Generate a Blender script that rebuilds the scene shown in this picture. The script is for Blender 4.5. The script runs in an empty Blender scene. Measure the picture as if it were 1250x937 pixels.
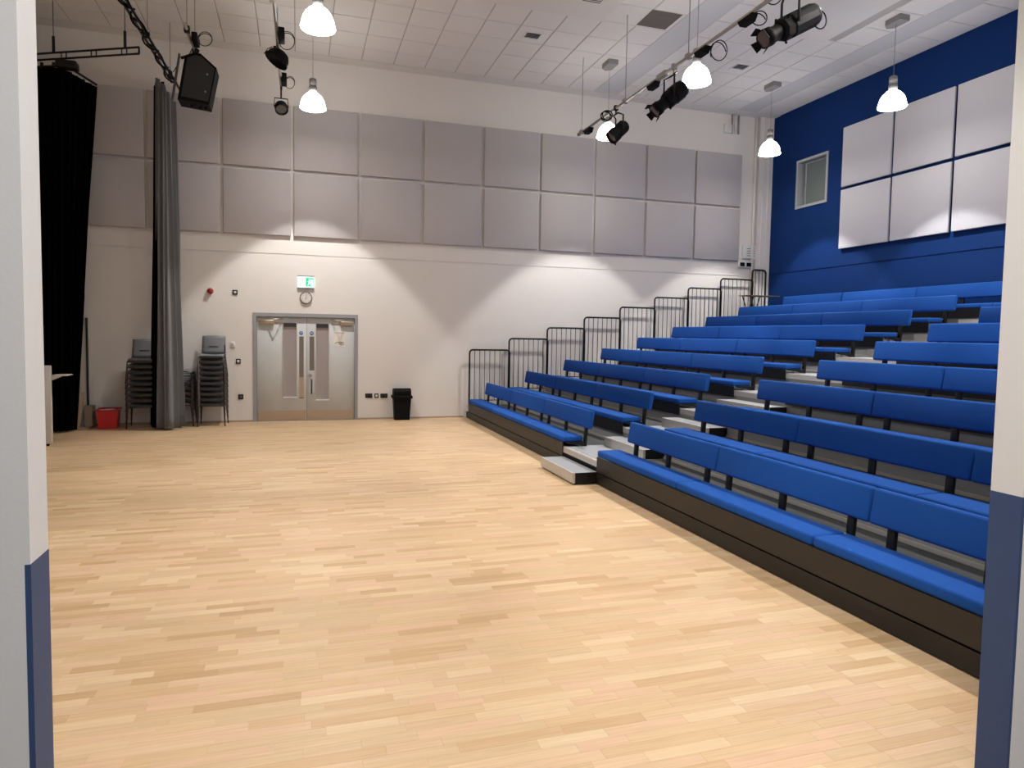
import bpy, bmesh, math, random
from mathutils import Vector, Matrix
random.seed(7)
SC = bpy.context.scene
C = SC.collection
PI = math.pi

# ------------------------------------------------------------------ camera
cd = bpy.data.cameras.new('camera'); cam = bpy.data.objects.new('camera', cd); C.objects.link(cam)
fw = Vector((0.29482559, 0.95384579, -0.05706207)); rt = Vector((0.95554958, -0.29440504, 0.01583293)); up = rt.cross(fw)
M3 = Matrix((rt, up, -fw)).transposed()
cam.matrix_world = Matrix.Translation((0, 0, 1.7585)) @ M3.to_4x4()
cd.sensor_width = 36.0; cd.sensor_fit = 'HORIZONTAL'; cd.lens = 23.6429
cd.shift_x = 0.00554; cd.shift_y = -0.01012; cd.clip_start = 0.02
SC.camera = cam

# ------------------------------------------------------------------ world, exposure
w = bpy.data.worlds.new('world'); SC.world = w; w.use_nodes = True
w.node_tree.nodes['Background'].inputs[0].default_value = (0.8, 0.85, 1.0, 1)
w.node_tree.nodes['Background'].inputs[1].default_value = 0.05
SC.view_settings.view_transform = 'Standard'; SC.view_settings.look = 'None'
SC.view_settings.gamma = 1.0; SC.view_settings.use_curve_mapping = False
SC.view_settings.exposure = 0.0
SC.cycles.max_bounces = 8; SC.cycles.diffuse_bounces = 5
SC.cycles.sample_clamp_indirect = 6.0
SC.cycles.use_denoising = True

LAMP_W = 545.0      # spot inside each pendant shade
SHADE_E = 17.5      # glow of the pendant shades
INNER_E = 44.0      # their bright insides
LAMP_COL = (1.0, 0.965, 0.94)

def area(name, loc, rot, sx, sy, watts, col):
    l = bpy.data.lights.new(name, 'AREA'); l.shape = 'RECTANGLE'; l.size = sx; l.size_y = sy
    l.energy = watts; l.color = col
    o = bpy.data.objects.new(name, l); C.objects.link(o); o.location = loc; o.rotation_euler = rot
    return o
# the lit corridor the photographer stands in (its ceiling lights)
area('corridor_light', (0.6, 0.2, 3.72), (0, 0, 0), 1.2, 0.6, 94, (0.95, 0.97, 1.0))
area('corridor_light', (3.4, -0.9, 3.72), (0, 0, 0), 1.2, 0.6, 70, (1.0, 0.95, 0.9))

# ------------------------------------------------------------------ materials
def srgb(h):
    v = [int(h[i:i+2], 16) / 255 for i in (0, 2, 4)]
    return tuple(c / 12.92 if c <= 0.04045 else ((c + 0.055) / 1.055) ** 2.4 for c in v) + (1,)
def mat(name, col, rough=0.6, metal=0.0, noise=0.0, nscale=8.0, bump=0.0, bscale=200.0, spec=0.5, coat=0.0, sheen=0.0):
    m = bpy.data.materials.new(name); m.use_nodes = True
    nt = m.node_tree; b = nt.nodes['Principled BSDF']
    c = srgb(col) if isinstance(col, str) else col
    b.inputs['Base Color'].default_value = c
    b.inputs['Roughness'].default_value = rough; b.inputs['Metallic'].default_value = metal
    b.inputs['Specular IOR Level'].default_value = spec
    b.inputs['Coat Weight'].default_value = coat; b.inputs['Sheen Weight'].default_value = sheen
    tc = nt.nodes.new('ShaderNodeTexCoord')
    if noise > 0:
        n = nt.nodes.new('ShaderNodeTexNoise'); n.inputs['Scale'].default_value = nscale; n.inputs['Detail'].default_value = 4
        nt.links.new(tc.outputs['Object'], n.inputs['Vector'])
        mx = nt.nodes.new('ShaderNodeMix'); mx.data_type = 'RGBA'
        mx.inputs[6].default_value = tuple(x * (1 - noise) for x in c[:3]) + (1,)
        mx.inputs[7].default_value = tuple(min(1, x * (1 + noise)) for x in c[:3]) + (1,)
        nt.links.new(n.outputs['Fac'], mx.inputs[0]); nt.links.new(mx.outputs[2], b.inputs['Base Color'])
    if bump > 0:
        n2 = nt.nodes.new('ShaderNodeTexNoise'); n2.inputs['Scale'].default_value = bscale; n2.inputs['Detail'].default_value = 3
        nt.links.new(tc.outputs['Object'], n2.inputs['Vector'])
        bp = nt.nodes.new('ShaderNodeBump'); bp.inputs['Strength'].default_value = bump; bp.inputs['Distance'].default_value = 0.002
        nt.links.new(n2.outputs['Fac'], bp.inputs['Height']); nt.links.new(bp.outputs['Normal'], b.inputs['Normal'])
    return m
def emis(name, col, strength):
    m = bpy.data.materials.new(name); m.use_nodes = True; nt = m.node_tree
    b = nt.nodes['Principled BSDF']; c = srgb(col) if isinstance(col, str) else col
    b.inputs['Base Color'].default_value = c; b.inputs['Emission Color'].default_value = c
    b.inputs['Emission Strength'].default_value = strength
    return m

white_paint = mat('white_wall_paint', 'DCD8D3', 0.75, noise=0.02, nscale=1.5, bump=0.15, bscale=120)
jamb_white = mat('corridor_white_paint', 'D3D0CC', 0.7, noise=0.02, nscale=2, bump=0.15, bscale=120)
dado_blue = mat('slate_blue_paint', '2F4468', 0.6, noise=0.06, nscale=30, bump=0.1)
blue_paint = mat('deep_blue_paint', '062B62', 0.75, noise=0.04, nscale=2, bump=0.15, bscale=120, spec=0.15)
ceil_paint = mat('ceiling_plaster', 'D6D4D0', 0.85, noise=0.02, nscale=2)
strip_paint = mat('bulkhead_plaster', 'C4C5C5', 0.85, noise=0.02, nscale=2)
tile_mat = mat('mineral_tile', 'DAD8D5', 0.9, noise=0.03, nscale=40, bump=0.4, bscale=150)
grid_mat = mat('ceiling_grid', 'AFACA8', 0.7)
fab_grey = mat('grey_acoustic_fabric', 'B6B2B2', 0.95, noise=0.05, nscale=300, bump=0.5, bscale=500, sheen=0.2)
fab_light = mat('pale_acoustic_fabric', 'C9C9CE', 0.95, noise=0.04, nscale=300, bump=0.5, bscale=500, sheen=0.2)
seat_blue = mat('royal_blue_upholstery', '144790', 0.9, noise=0.08, nscale=250, bump=0.5, bscale=400, spec=0.2)
black_metal = mat('black_powder_coat', '0A0A0B', 0.5, bump=0.1, spec=0.35)
floor_reflect_panel = mat('black_board_floor_reflection', '1F1A17', 0.5, noise=0.1, nscale=6)  # black board with the floor's brown reflection put into its base colour
plinth_mat = mat('black_brown_board', '0F0C0B', 0.5, noise=0.1, nscale=6)
riser_grey = mat('grey_riser_panel', '8B8C8A', 0.6, noise=0.05, nscale=5)
deck_grey = mat('grey_deck_vinyl', '8B8E92', 0.7, noise=0.12, nscale=120)
deck_dark = mat('dark_deck_carpet', '3A3C3E', 0.9, noise=0.15, nscale=150)
alu = mat('ribbed_aluminium', 'BDB9B2', 0.4, metal=0.35, noise=0.04, nscale=20)
steel = mat('brushed_steel', 'B8A795', 0.35, metal=0.85, noise=0.08, nscale=30)
galv = mat('galvanised_tube', 'A9A49C', 0.4, metal=0.6, noise=0.08, nscale=30)
door_grey = mat('door_grey_laminate', 'C4C7C6', 0.6, noise=0.02, nscale=3)
frame_grey = mat('door_frame_grey', '939495', 0.5)
vision_grey = mat('blind_behind_glass', '9C9593', 0.5, noise=0.04, nscale=10)
glass_dark = mat('dark_vision_glass', '746C64', 0.25, noise=0.1, nscale=3)
curtain_grey = mat('charcoal_grey_serge', '696C6E', 0.95, noise=0.12, nscale=60, bump=0.3, sheen=0.2)
curtain_black = mat('black_serge', '030303', 1.0, noise=0.1, nscale=60, spec=0.05)
shell_grey = mat('grey_polypropylene', '74777A', 0.5, noise=0.03, nscale=50)
chair_frame_m = mat('brown_grey_tube', '4A4242', 0.4, metal=0.5)
lip_dark = mat('dark_seat_underside', '2B2727', 0.5)
plastic_black = mat('black_plastic', '070708', 0.65, noise=0.1, nscale=60, bump=0.2, spec=0.14)
plastic_white = mat('white_plastic', 'D8D8D6', 0.45)
red_plastic = mat('red_plastic', 'B5181C', 0.45, noise=0.05, nscale=20)
red_dark = mat('red_sounder_plastic', '8E1218', 0.4)
bright_metal = mat('chrome_plate', 'C8C6C2', 0.25, metal=0.9)
fitting_grey = mat('grey_lamp_housing', '8C8A88', 0.5, metal=0.2)
canopy_grey = mat('grey_canopy', '8E8D8C', 0.6)
wood_light = mat('pale_softwood', 'B79E84', 0.6, noise=0.12, nscale=20)
board_white = mat('white_laminate', 'C9C5BC', 0.5)
brown_grille = mat('brown_grey_grille', '6B6662', 0.8, noise=0.1, nscale=60)
paper = mat('white_paper', 'E6E2DA', 0.8)
ink = mat('dark_print', '3C3A3A', 0.8)
sign_blue = mat('blue_sign_disc', '2C5FA8', 0.5)
lens_red = mat('dim_lens_glass', '3A2024', 0.1, spec=0.8)
shade_glow = emis('glowing_lamp_shade', (1.0, 0.96, 0.92, 1), SHADE_E)
inner_glow = emis('bright_reflector', (1.0, 0.96, 0.93, 1), INNER_E)
exit_white = emis('lit_sign_white', (0.72, 1.0, 0.9, 1), 0.75)
exit_green = emis('lit_sign_green', (0.01, 0.42, 0.17, 1), 0.9)
window_mat = mat('grey_green_blind_glass', '6B7572', 0.12, noise=0.04, nscale=4)
window_frame_m = mat('pale_window_frame', 'A6AAAE', 0.5)

def wood_floor(name, use_attr):
    m = bpy.data.materials.new(name); m.use_nodes = True; nt = m.node_tree; b = nt.nodes['Principled BSDF']
    L = nt.links.new
    if use_attr:
        a = nt.nodes.new('ShaderNodeAttribute'); a.attribute_name = 'tone'; fac = a.outputs['Fac']
    else:
        a = nt.nodes.new('ShaderNodeObjectInfo'); fac = a.outputs['Random']
    geo = nt.nodes.new('ShaderNodeNewGeometry')
    mp = nt.nodes.new('ShaderNodeMapping'); mp.inputs['Scale'].default_value = (1.6, 42, 1)
    L(geo.outputs['Position'], mp.inputs['Vector'])
    add = nt.nodes.new('ShaderNodeVectorMath'); add.operation = 'ADD'
    comb = nt.nodes.new('ShaderNodeCombineXYZ'); mul = nt.nodes.new('ShaderNodeMath'); mul.operation = 'MULTIPLY'; mul.inputs[1].default_value = 91.0
    L(fac, mul.inputs[0]); L(mul.outputs[0], comb.inputs[0]); L(mul.outputs[0], comb.inputs[2])
    L(mp.outputs[0], add.inputs[0]); L(comb.outputs[0], add.inputs[1])
    n = nt.nodes.new('ShaderNodeTexNoise'); n.inputs['Scale'].default_value = 2.0; n.inputs['Detail'].default_value = 5
    L(add.outputs[0], n.inputs['Vector'])
    r = nt.nodes.new('ShaderNodeValToRGB'); e = r.color_ramp
    cols = [(0.0, 'B3956D'), (0.12, 'BD9F79'), (0.3, 'C5A983'), (0.5, 'C0A681'), (0.7, 'C7A787'), (0.88, 'CAB08B'), (1.0, 'CDB591')]
    e.elements[0].position = 0; e.elements[0].color = srgb(cols[0][1]); e.elements[1].position = 1; e.elements[1].color = srgb(cols[-1][1])
    for p, c in cols[1:-1]:
        x = e.elements.new(p); x.color = srgb(c)
    L(fac, r.inputs[0])
    mx = nt.nodes.new('ShaderNodeMix'); mx.data_type = 'RGBA'; mx.blend_type = 'MULTIPLY'; mx.inputs[0].default_value = 0.30
    r2 = nt.nodes.new('ShaderNodeValToRGB'); r2.color_ramp.elements[0].position = 0.3; r2.color_ramp.elements[0].color = (0.55, 0.45, 0.38, 1)
    r2.color_ramp.elements[1].position = 0.7
    L(n.outputs['Fac'], r2.inputs[0]); L(r.outputs[0], mx.inputs[6]); L(r2.outputs[0], mx.inputs[7])
    L(mx.outputs[2], b.inputs['Base Color'])
    b.inputs['Roughness'].default_value = 0.42; b.inputs['Specular IOR Level'].default_value = 0.4
    return m
wood_piece = wood_floor('maple_strip', False); wood_rest = wood_floor('maple_strips_far', True)
floor_base = mat('floor_underlay', '8F6E4A', 0.7)

# ------------------------------------------------------------------ mesh helpers
class MB:
    def __init__(s): s.v = []; s.f = []; s.sm = []
    def add(s, vs, fs, smooth=False):
        n = len(s.v); s.v += [tuple(v) for v in vs]
        for f in fs: s.f.append([i + n for i in f]); s.sm.append(smooth)
        return s
    def box(s, x0, x1, y0, y1, z0, z1, mtx=None):
        vs = [Vector(p) for p in ((x0,y0,z0),(x1,y0,z0),(x1,y1,z0),(x0,y1,z0),(x0,y0,z1),(x1,y0,z1),(x1,y1,z1),(x0,y1,z1))]
        if mtx: vs = [mtx @ v for v in vs]
        return s.add(vs, [(0,3,2,1),(4,5,6,7),(0,1,5,4),(1,2,6,5),(2,3,7,6),(3,0,4,7)])
    def rbox(s, x0, x1, y0, y1, z0, z1, r=0.01, seg=2, mtx=None):
        bm = bmesh.new(); bmesh.ops.create_cube(bm, size=1)
        for v in bm.verts:
            v.co = Vector(((x0+x1)/2 + v.co.x*(x1-x0), (y0+y1)/2 + v.co.y*(y1-y0), (z0+z1)/2 + v.co.z*(z1-z0)))
        bmesh.ops.bevel(bm, geom=bm.edges[:], offset=r, segments=seg, affect='EDGES', profile=0.5)
        bm.verts.index_update()
        vs = [v.co.copy() for v in bm.verts]
        if mtx: vs = [mtx @ v for v in vs]
        s.add(vs, [[v.index for v in f.verts] for f in bm.faces], True); bm.free()
        return s
    def tube(s, pts, r, n=8, closed=False, caps=True):
        pts = [Vector(p) for p in pts]; N = len(pts); rings = []
        rr = r if isinstance(r, (list, tuple)) else [r] * N
        prev = None
        for i, p in enumerate(pts):
            if closed: t = (pts[(i+1) % N] - pts[i-1]).normalized()
            else: t = (pts[min(i+1, N-1)] - pts[max(i-1, 0)]).normalized()
            if prev is None:
                a = Vector((0,0,1)) if abs(t.z) < 0.9 else Vector((1,0,0)); u = t.cross(a).normalized()
            else:
                u = (prev - t * prev.dot(t))
                u = u.normalized() if u.length > 1e-6 else t.orthogonal().normalized()
            prev = u; v = t.cross(u)
            rings.append([p + (u*math.cos(2*PI*k/n) + v*math.sin(2*PI*k/n)) * rr[i] for k in range(n)])
        vs = [q for R in rings for q in R]; fs = []
        for i in range(N if closed else N-1):
            j = (i+1) % N
            for k in range(n): fs.append((i*n+k, i*n+(k+1) % n, j*n+(k+1) % n, j*n+k))
        s.add(vs, fs, True)
        if caps and not closed:
            m = len(s.v) - len(vs)
            s.f.append([m+k for k in range(n)][::-1]); s.sm.append(False)
            s.f.append([m+(N-1)*n+k for k in range(n)]); s.sm.append(False)
        return s
    def lathe(s, prof, o=(0,0,0), axis=(0,0,1), n=20, smooth=True):
        o = Vector(o); ax = Vector(axis).normalized(); u = ax.orthogonal().normalized(); v = ax.cross(u); vs = []; fs = []
        for (r, h) in prof:
            for k in range(n):
                a = 2*PI*k/n; vs.append(o + ax*h + (u*math.cos(a) + v*math.sin(a)) * max(r, 1e-4))
        for i in range(len(prof)-1):
            for k in range(n): fs.append((i*n+k, i*n+(k+1) % n, (i+1)*n+(k+1) % n, (i+1)*n+k))
        return s.add(vs, fs, smooth)
    def prism(s, poly, axis, a, b):
        """poly of 2-D points; axis 'x','y','z' = extrusion axis from a to b"""
        def P(p, t):
            return {'x': (t, p[0], p[1]), 'y': (p[0], t, p[1]), 'z': (p[0], p[1], t)}[axis]
        n = len(poly); vs = [P(p, a) for p in poly] + [P(p, b) for p in poly]
        fs = [list(range(n))[::-1], list(range(n, 2*n))] + [(i, (i+1) % n, n+(i+1) % n, n+i) for i in range(n)]
        return s.add(vs, fs)
    def mesh(s, name, m, recalc=True):
        me = bpy.data.meshes.new(name); me.from_pydata(s.v, [], s.f); me.update()
        me.polygons.foreach_set('use_smooth', s.sm)
        if recalc:
            bm = bmesh.new(); bm.from_mesh(me); bmesh.ops.recalc_face_normals(bm, faces=bm.faces[:]); bm.to_mesh(me); bm.free()
        me.materials.append(m)
        return me
    def build(s, name, m, parent=None, loc=None, rot=None, recalc=True):
        return link(name, s.mesh(name, m, recalc), parent, loc, rot)
def link(name, me, parent=None, loc=None, rot=None):
    o = bpy.data.objects.new(name, me); C.objects.link(o)
    if parent: o.parent = parent
    if loc is not None: o.location = loc
    if rot is not None: o.rotation_euler = rot
    return o
def tag(o, label, cat, group=None):
    o['label'] = label; o['category'] = cat
    if group: o['group'] = group
    return o
def thing(name, label, cat, loc=(0,0,0), group=None, rot=None):
    return tag(link(name, None, None, loc, rot), label, cat, group)
def struct(name, mb, m, parent=None):
    o = mb.build(name, m, parent)
    if parent is None: o['kind'] = 'structure'
    return o
def kids(o): return [c for c in C.objects if c.parent == o]
def dup(root, loc=None, rotz=None, label=None, group=None, children=None):
    r = root.copy(); C.objects.link(r)
    if loc is not None: r.location = loc
    if rotz is not None: r.rotation_euler = (0, 0, rotz)
    if label: r['label'] = label
    if group: r['group'] = group
    for c, gs in (children or [(c, kids(c)) for c in kids(root)]):
        d = c.copy(); C.objects.link(d); d.parent = r
        for g in gs:
            e = g.copy(); C.objects.link(e); e.parent = d
    return r
ORD = ['first','second','third','fourth','fifth','sixth','seventh','eighth','ninth','tenth','eleventh']

# ------------------------------------------------------------------ dimensions
D, R, H = 13.90, 10.875, 7.02
XL, YF = -7.0, 1.88
GZ = 3.262                      # shadow joint in the back wall
# ------------------------------------------------------------------ floor
fb = struct('floor', MB().box(XL-0.2, R+0.3, -3.2, D+0.2, -0.16, -0.012), floor_base)
SW, GAP = 0.0685, 0.0005
near = []; rest_v = []; rest_f = []; tone = []
lens_ = [0.24, 0.32, 0.40, 0.48, 0.56]
def strip_geo(x0, x1, y0, y1, c=0.0003):
    z0, z1 = -0.012, 0.0
    return ([(x0,y0,z0),(x1,y0,z0),(x1,y1,z0),(x0,y1,z0),(x0,y0,z1-c),(x1,y0,z1-c),(x1,y1,z1-c),(x0,y1,z1-c),
             (x0+c,y0+c,z1),(x1-c,y0+c,z1),(x1-c,y1-c,z1),(x0+c,y1-c,z1)],
            [(0,1,5,4),(1,2,6,5),(2,3,7,6),(3,0,4,7),(4,5,9,8),(5,6,10,9),(6,7,11,10),(7,4,8,11),(8,9,10,11)])
sub_mesh = {}
for L_ in lens_:
    vs, fs = strip_geo(GAP/2, L_-GAP/2, GAP/2, SW-GAP/2); sub_mesh[L_] = MB().add(vs, fs).mesh('plank', wood_piece)
def in_view(x, y, z, mx=0, my=0):
    d = Vector((x, y, z-1.7585)); zz = d.dot(fw)
    if zz < 0.1: return None
    px = 618.07 + 820.93*d.dot(rt)/zz; py = 455.85 - 820.93*d.dot(up)/zz
    return (px, py) if (-mx < px < 1250+mx and -my < py < 937+my) else None
cand = []; allstrips = []
ny = int((D - (-3.0)) / SW)
for j in range(ny):
    y = D - (j+1)*SW; x = XL - random.random()*0.5
    while x < R:
        L_ = random.choice(lens_)
        if not (x + L_ < XL) and y > 1.80:
            allstrips.append((x, y, L_))
            if x+L_ < 3.4 and x > -0.62 and y > 1.9 and in_view(x+L_/2, y+SW/2, 0): cand.append((y, x, L_))
        x += L_
cand.sort(); cset = set((x, y) for y, x, l in cand[:300])
for x, y, L_ in allstrips:
    if (x, y) in cset:
        o = link('plank', sub_mesh[L_], fb, (x, y, 0)); continue
    if x > 5.2 and y > 2: continue            # far under the seating
    x1 = min(x+L_, R); x0 = max(x, XL)
    vs, fs = strip_geo(x0+GAP/2, x1-GAP/2, y+GAP/2, y+SW-GAP/2)
    n = len(rest_v); rest_v += vs; rest_f += [[i+n for i in f] for f in fs]
    t = random.random(); tone += [t]*len(vs)
mb = MB(); mb.v = rest_v; mb.f = rest_f; mb.sm = [False]*len(rest_f)
me = mb.mesh('plank', wood_rest, recalc=False)
at = me.attributes.new('tone', 'FLOAT', 'POINT'); at.data.foreach_set('value', tone)
o = link('planks', me, fb); o['kind'] = 'stuff'

MB().box(XL, R, -3.0, 1.80, -0.012, 0.0).build('corridor_carpet', mat('corridor_carpet', '77777A', 0.95, noise=0.15, nscale=150), fb)
# ------------------------------------------------------------------ walls
DX0, DX1, DZ = -0.85, 1.142, 2.12
mb = MB()
mb.box(XL, DX0, D, D+0.25, 0, GZ-0.008); mb.box(DX1, R, D, D+0.25, 0, GZ-0.008); mb.box(DX0, DX1, D, D+0.25, DZ, GZ-0.008)
mb.box(XL, R, D, D+0.25, GZ+0.008, H+0.1); mb.box(XL, R, D+0.012, D+0.25, GZ-0.008, GZ+0.008)
wb = struct('wall_back', mb, white_paint)
GR = 3.313
mb = MB()
WY0, WY1, WZ0, WZ1 = 11.997, 12.962, 4.732, 5.816
mb.box(R, R+0.25, YF-0.1, D+0.25, -0.0, GR-0.010); mb.box(R+0.012, R+0.25, YF-0.1, D+0.25, GR-0.01, GR+0.01)
mb.box(R, R+0.25, YF-0.1, D+0.25, GR+0.01, WZ0); mb.box(R, R+0.25, YF-0.1, D+0.25, WZ1, H+0.1)
mb.box(R, R+0.25, YF-0.1, WY0, WZ0, WZ1); mb.box(R, R+0.25, WY1, D+0.25, WZ0, WZ1)
struct('wall_right', mb, blue_paint)
struct('wall_left', MB().box(XL-0.25, XL, YF-0.1, D+0.25, 0, H+0.1), white_paint)
# wall with the opening the picture is taken through
OT = 3.45
mb = MB()
mb.box(XL, -0.607, 1.82, 1.94, 1.2, H); mb.box(2.512, R, 1.75, 1.87, 1.2, H)
mb.box(XL, -0.619, 1.82, 1.928, 0, 1.2); mb.box(2.524, R, 1.75, 1.858, 0, 1.2)
mb.box(-0.607, 2.512, 1.78, 1.90, OT, H)
wf = struct('wall_front', mb, jamb_white)
mb = MB()
mb.prism([(-0.6195, 1.8205), (-0.606, 1.8205), (-0.606, 1.941), (XL, 1.941), (XL, 1.9285), (-0.6195, 1.9285)], 'z', 0, 1.2)
mb.build('dado', dado_blue, wf)
mb = MB()
mb.prism([(2.511, 1.7505), (2.5245, 1.7505), (2.5245, 1.8585), (R, 1.8585), (R, 1.871), (2.511, 1.871)], 'z', 0, 1.2)
mb.build('dado', dado_blue, wf)
# corridor behind the camera
mb = MB(); mb.box(XL, R, -3.2, -3.0, 0, 3.9); mb.box(XL-0.2, XL, -3.2, 1.9, 0, 3.9); mb.box(R, R+0.2, -3.2, 1.8, 0, 3.9)
struct('wall_corridor', mb, jamb_white)
struct('ceiling_corridor', MB().box(XL, R, -3.2, 1.82, 3.8, 3.95), ceil_paint)
# skirting: thin bead at the foot of the back wall
mb = MB(); mb.box(XL, DX0-0.002, D-0.012, D, 0, 0.03); mb.box(DX1+0.002, 3.35, D-0.012, D, 0, 0.03)
struct('baseboard_back', mb, mat('beige_bead', 'A8937E', 0.6))

# corner column and its edges
mb = MB(); mb.box(10.49, R, 13.80, D, 0.0, H); struct('trim_1', mb, white_paint)
mb = MB(); mb.box(10.60, 10.615, 13.785, 13.802, 3.5, H); mb.box(10.74, 10.76, 13.785, 13.802, 3.5, H); struct('trim_2', mb, white_paint)
struct('trim_3', MB().tube([(10.42, 13.85, 2.3), (10.42, 13.85, H)], 0.035, 10), white_paint)

# ------------------------------------------------------------------ ceiling
T = 0.6135
ce = struct('ceiling', MB().box(XL-0.2, R+0.2, YF-0.1, D+0.2, H+0.012, H+0.2), grid_mat)
YT = 13.60
def plaster(name, x0, x1, y0, y1, m=ceil_paint, z=H):
    return MB().box(x0, x1, y0, y1, z, H+0.0125).build(name, m, ce)
plaster('margin', XL, R, YT+0.006, D, ceil_paint, H-0.002)
plaster('bulkhead_strip', 6.085, 6.63, YF, YT, strip_paint, H+0.004)
plaster('bulkhead_strip', 9.70, 10.17, YF, YT, strip_paint, H+0.004)
plaster('plaster_raft', 0.56, 4.855, 5.2, 10.553, ceil_paint, H-0.03)
plaster('plaster_raft', 6.95, 8.85, 5.2, 10.0, ceil_paint, H-0.03)
fields = [([1.170+T*k for k in range(-13, 8)] + [6.08], 'L'), ([6.63, 7.24, 7.85, 8.46, 9.07, 9.695], 'R'), ([10.175, 10.86], 'E')]
ys = [YT, 13.03] + [13.03 - T*k for k in range(1, 18)]
g = 0.009
def tile_geo(x0, x1, y0, y1):
    c = 0.004; z0, z1 = H, H+0.0125
    x0 += g; x1 -= g; y0 += g; y1 -= g
    return ([(x0+c,y0+c,z0),(x1-c,y0+c,z0),(x1-c,y1-c,z0),(x0+c,y1-c,z0),(x0,y0,z0+c),(x1,y0,z0+c),(x1,y1,z0+c),(x0,y1,z0+c),(x0,y0,z1),(x1,y0,z1),(x1,y1,z1),(x0,y1,z1)],
            [(0,3,2,1),(0,1,5,4),(1,2,6,5),(2,3,7,6),(3,0,4,7),(4,5,9,8),(5,6,10,9),(6,7,11,10),(7,4,8,11)])
GR1 = (3.78, 4.08, 11.35, 11.64); GR2 = (8.03, 8.33, 11.3, 11.6); DV = (5.46, 5.98, 9.98, 10.50)
rest = MB(); tcache = {}; ntile = 0
for xs, tag_ in fields:
    for i in range(len(xs)-1):
        x0, x1 = xs[i], xs[i+1]
        if x1 < XL: continue
        x0 = max(x0, XL)
        for j in range(len(ys)-1):
            y1, y0 = ys[j], ys[j+1]
            if y0 < YF: y0 = YF
            if y1 <= y0: continue
            cx_, cy_ = (x0+x1)/2, (y0+y1)/2
            if 0.56 < cx_ < 4.86 and 5.2 < cy_ < 10.55: continue
            if 6.95 < cx_ < 8.85 and 5.2 < cy_ < 10.0: continue
            if any(in_view(px_, py_, H, 10, 10) for px_ in (x0, x1) for py_ in (y0, y1)):
                key = (round(x1-x0, 3), round(y1-y0, 3))
                if key not in tcache:
                    vs, fs = tile_geo(0, x1-x0, 0, y1-y0); tcache[key] = MB().add(vs, fs).mesh('ceiling_tile', tile_mat)
                link('ceiling_tile', tcache[key], ce, (x0, y0, 0)); ntile += 1
            else:
                vs, fs = tile_geo(x0, x1, y0, y1); rest.add(vs, fs)
o = rest.build('ceiling_tiles', tile_mat, ce); o['kind'] = 'stuff'

def grille(b, label, name='ceiling_vent'):
    t = thing(name, label, 'vent', ((b[0]+b[1])/2, (b[2]+b[3])/2, H))
    hx, hy = (b[1]-b[0])/2, (b[3]-b[2])/2
    m = MB()
    for (a0, a1, c0, c1) in ((-hx, hx, -hy, -hy+0.02), (-hx, hx, hy-0.02, hy), (-hx, -hx+0.02, -hy+0.02, hy-0.02), (hx-0.02, hx, -hy+0.02, hy-0.02)):
        m.box(a0, a1, c0, c1, -0.014, 0.0)
    m.build('frame', plastic_white, t)
    MB().box(-hx+0.02, hx-0.02, -hy+0.02, hy-0.02, -0.002, 0.0).build('backing', ink, t)
    sm = MB()
    n = 6
    for k in range(n):
        y = -hy+0.035 + k*(2*hy-0.07)/(n-1)
        link('slat', slat_me, t, (0, y, -0.007), (0.5 if k < 5 else -0.5, 0, 0))
    return t
slat_me = MB().box(-0.13, 0.13, -0.016, 0.016, -0.001, 0.001).mesh('slat', plastic_white)
grille(GR1, 'small square slatted ceiling vent above the fourth and fifth wall panels')
grille(GR2, 'small square slatted ceiling vent left of the grey lamp canopy near the blue wall')
t = thing('ceiling_hatch', 'dark grey square grille set in the white ceiling tiles', 'vent', (5.72, 10.24, H))
MB().box(-0.27, 0.27, -0.27, 0.27, -0.012, 0).build('frame', brown_grille, t)
hp = MB().box(-0.25, 0.25, -0.011, 0.011, -0.018, -0.012).mesh('slat', brown_grille)
for k in range(10): link('slat', hp, t, (0, -0.235+k*0.052, 0))
t = thing('ceiling_vent', 'slot grille in the smooth plaster panel at the top edge of the photo', 'vent', (4.38, 9.87, H-0.03))
MB().box(-0.17, 0.17, -0.14, 0.14, -0.01, 0).build('frame', plastic_white, t)
for k in range(5): MB().box(-0.15, 0.15, -0.125+k*0.055, -0.10+k*0.055, -0.014, -0.01).build('slat', brown_grille, t)

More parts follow.
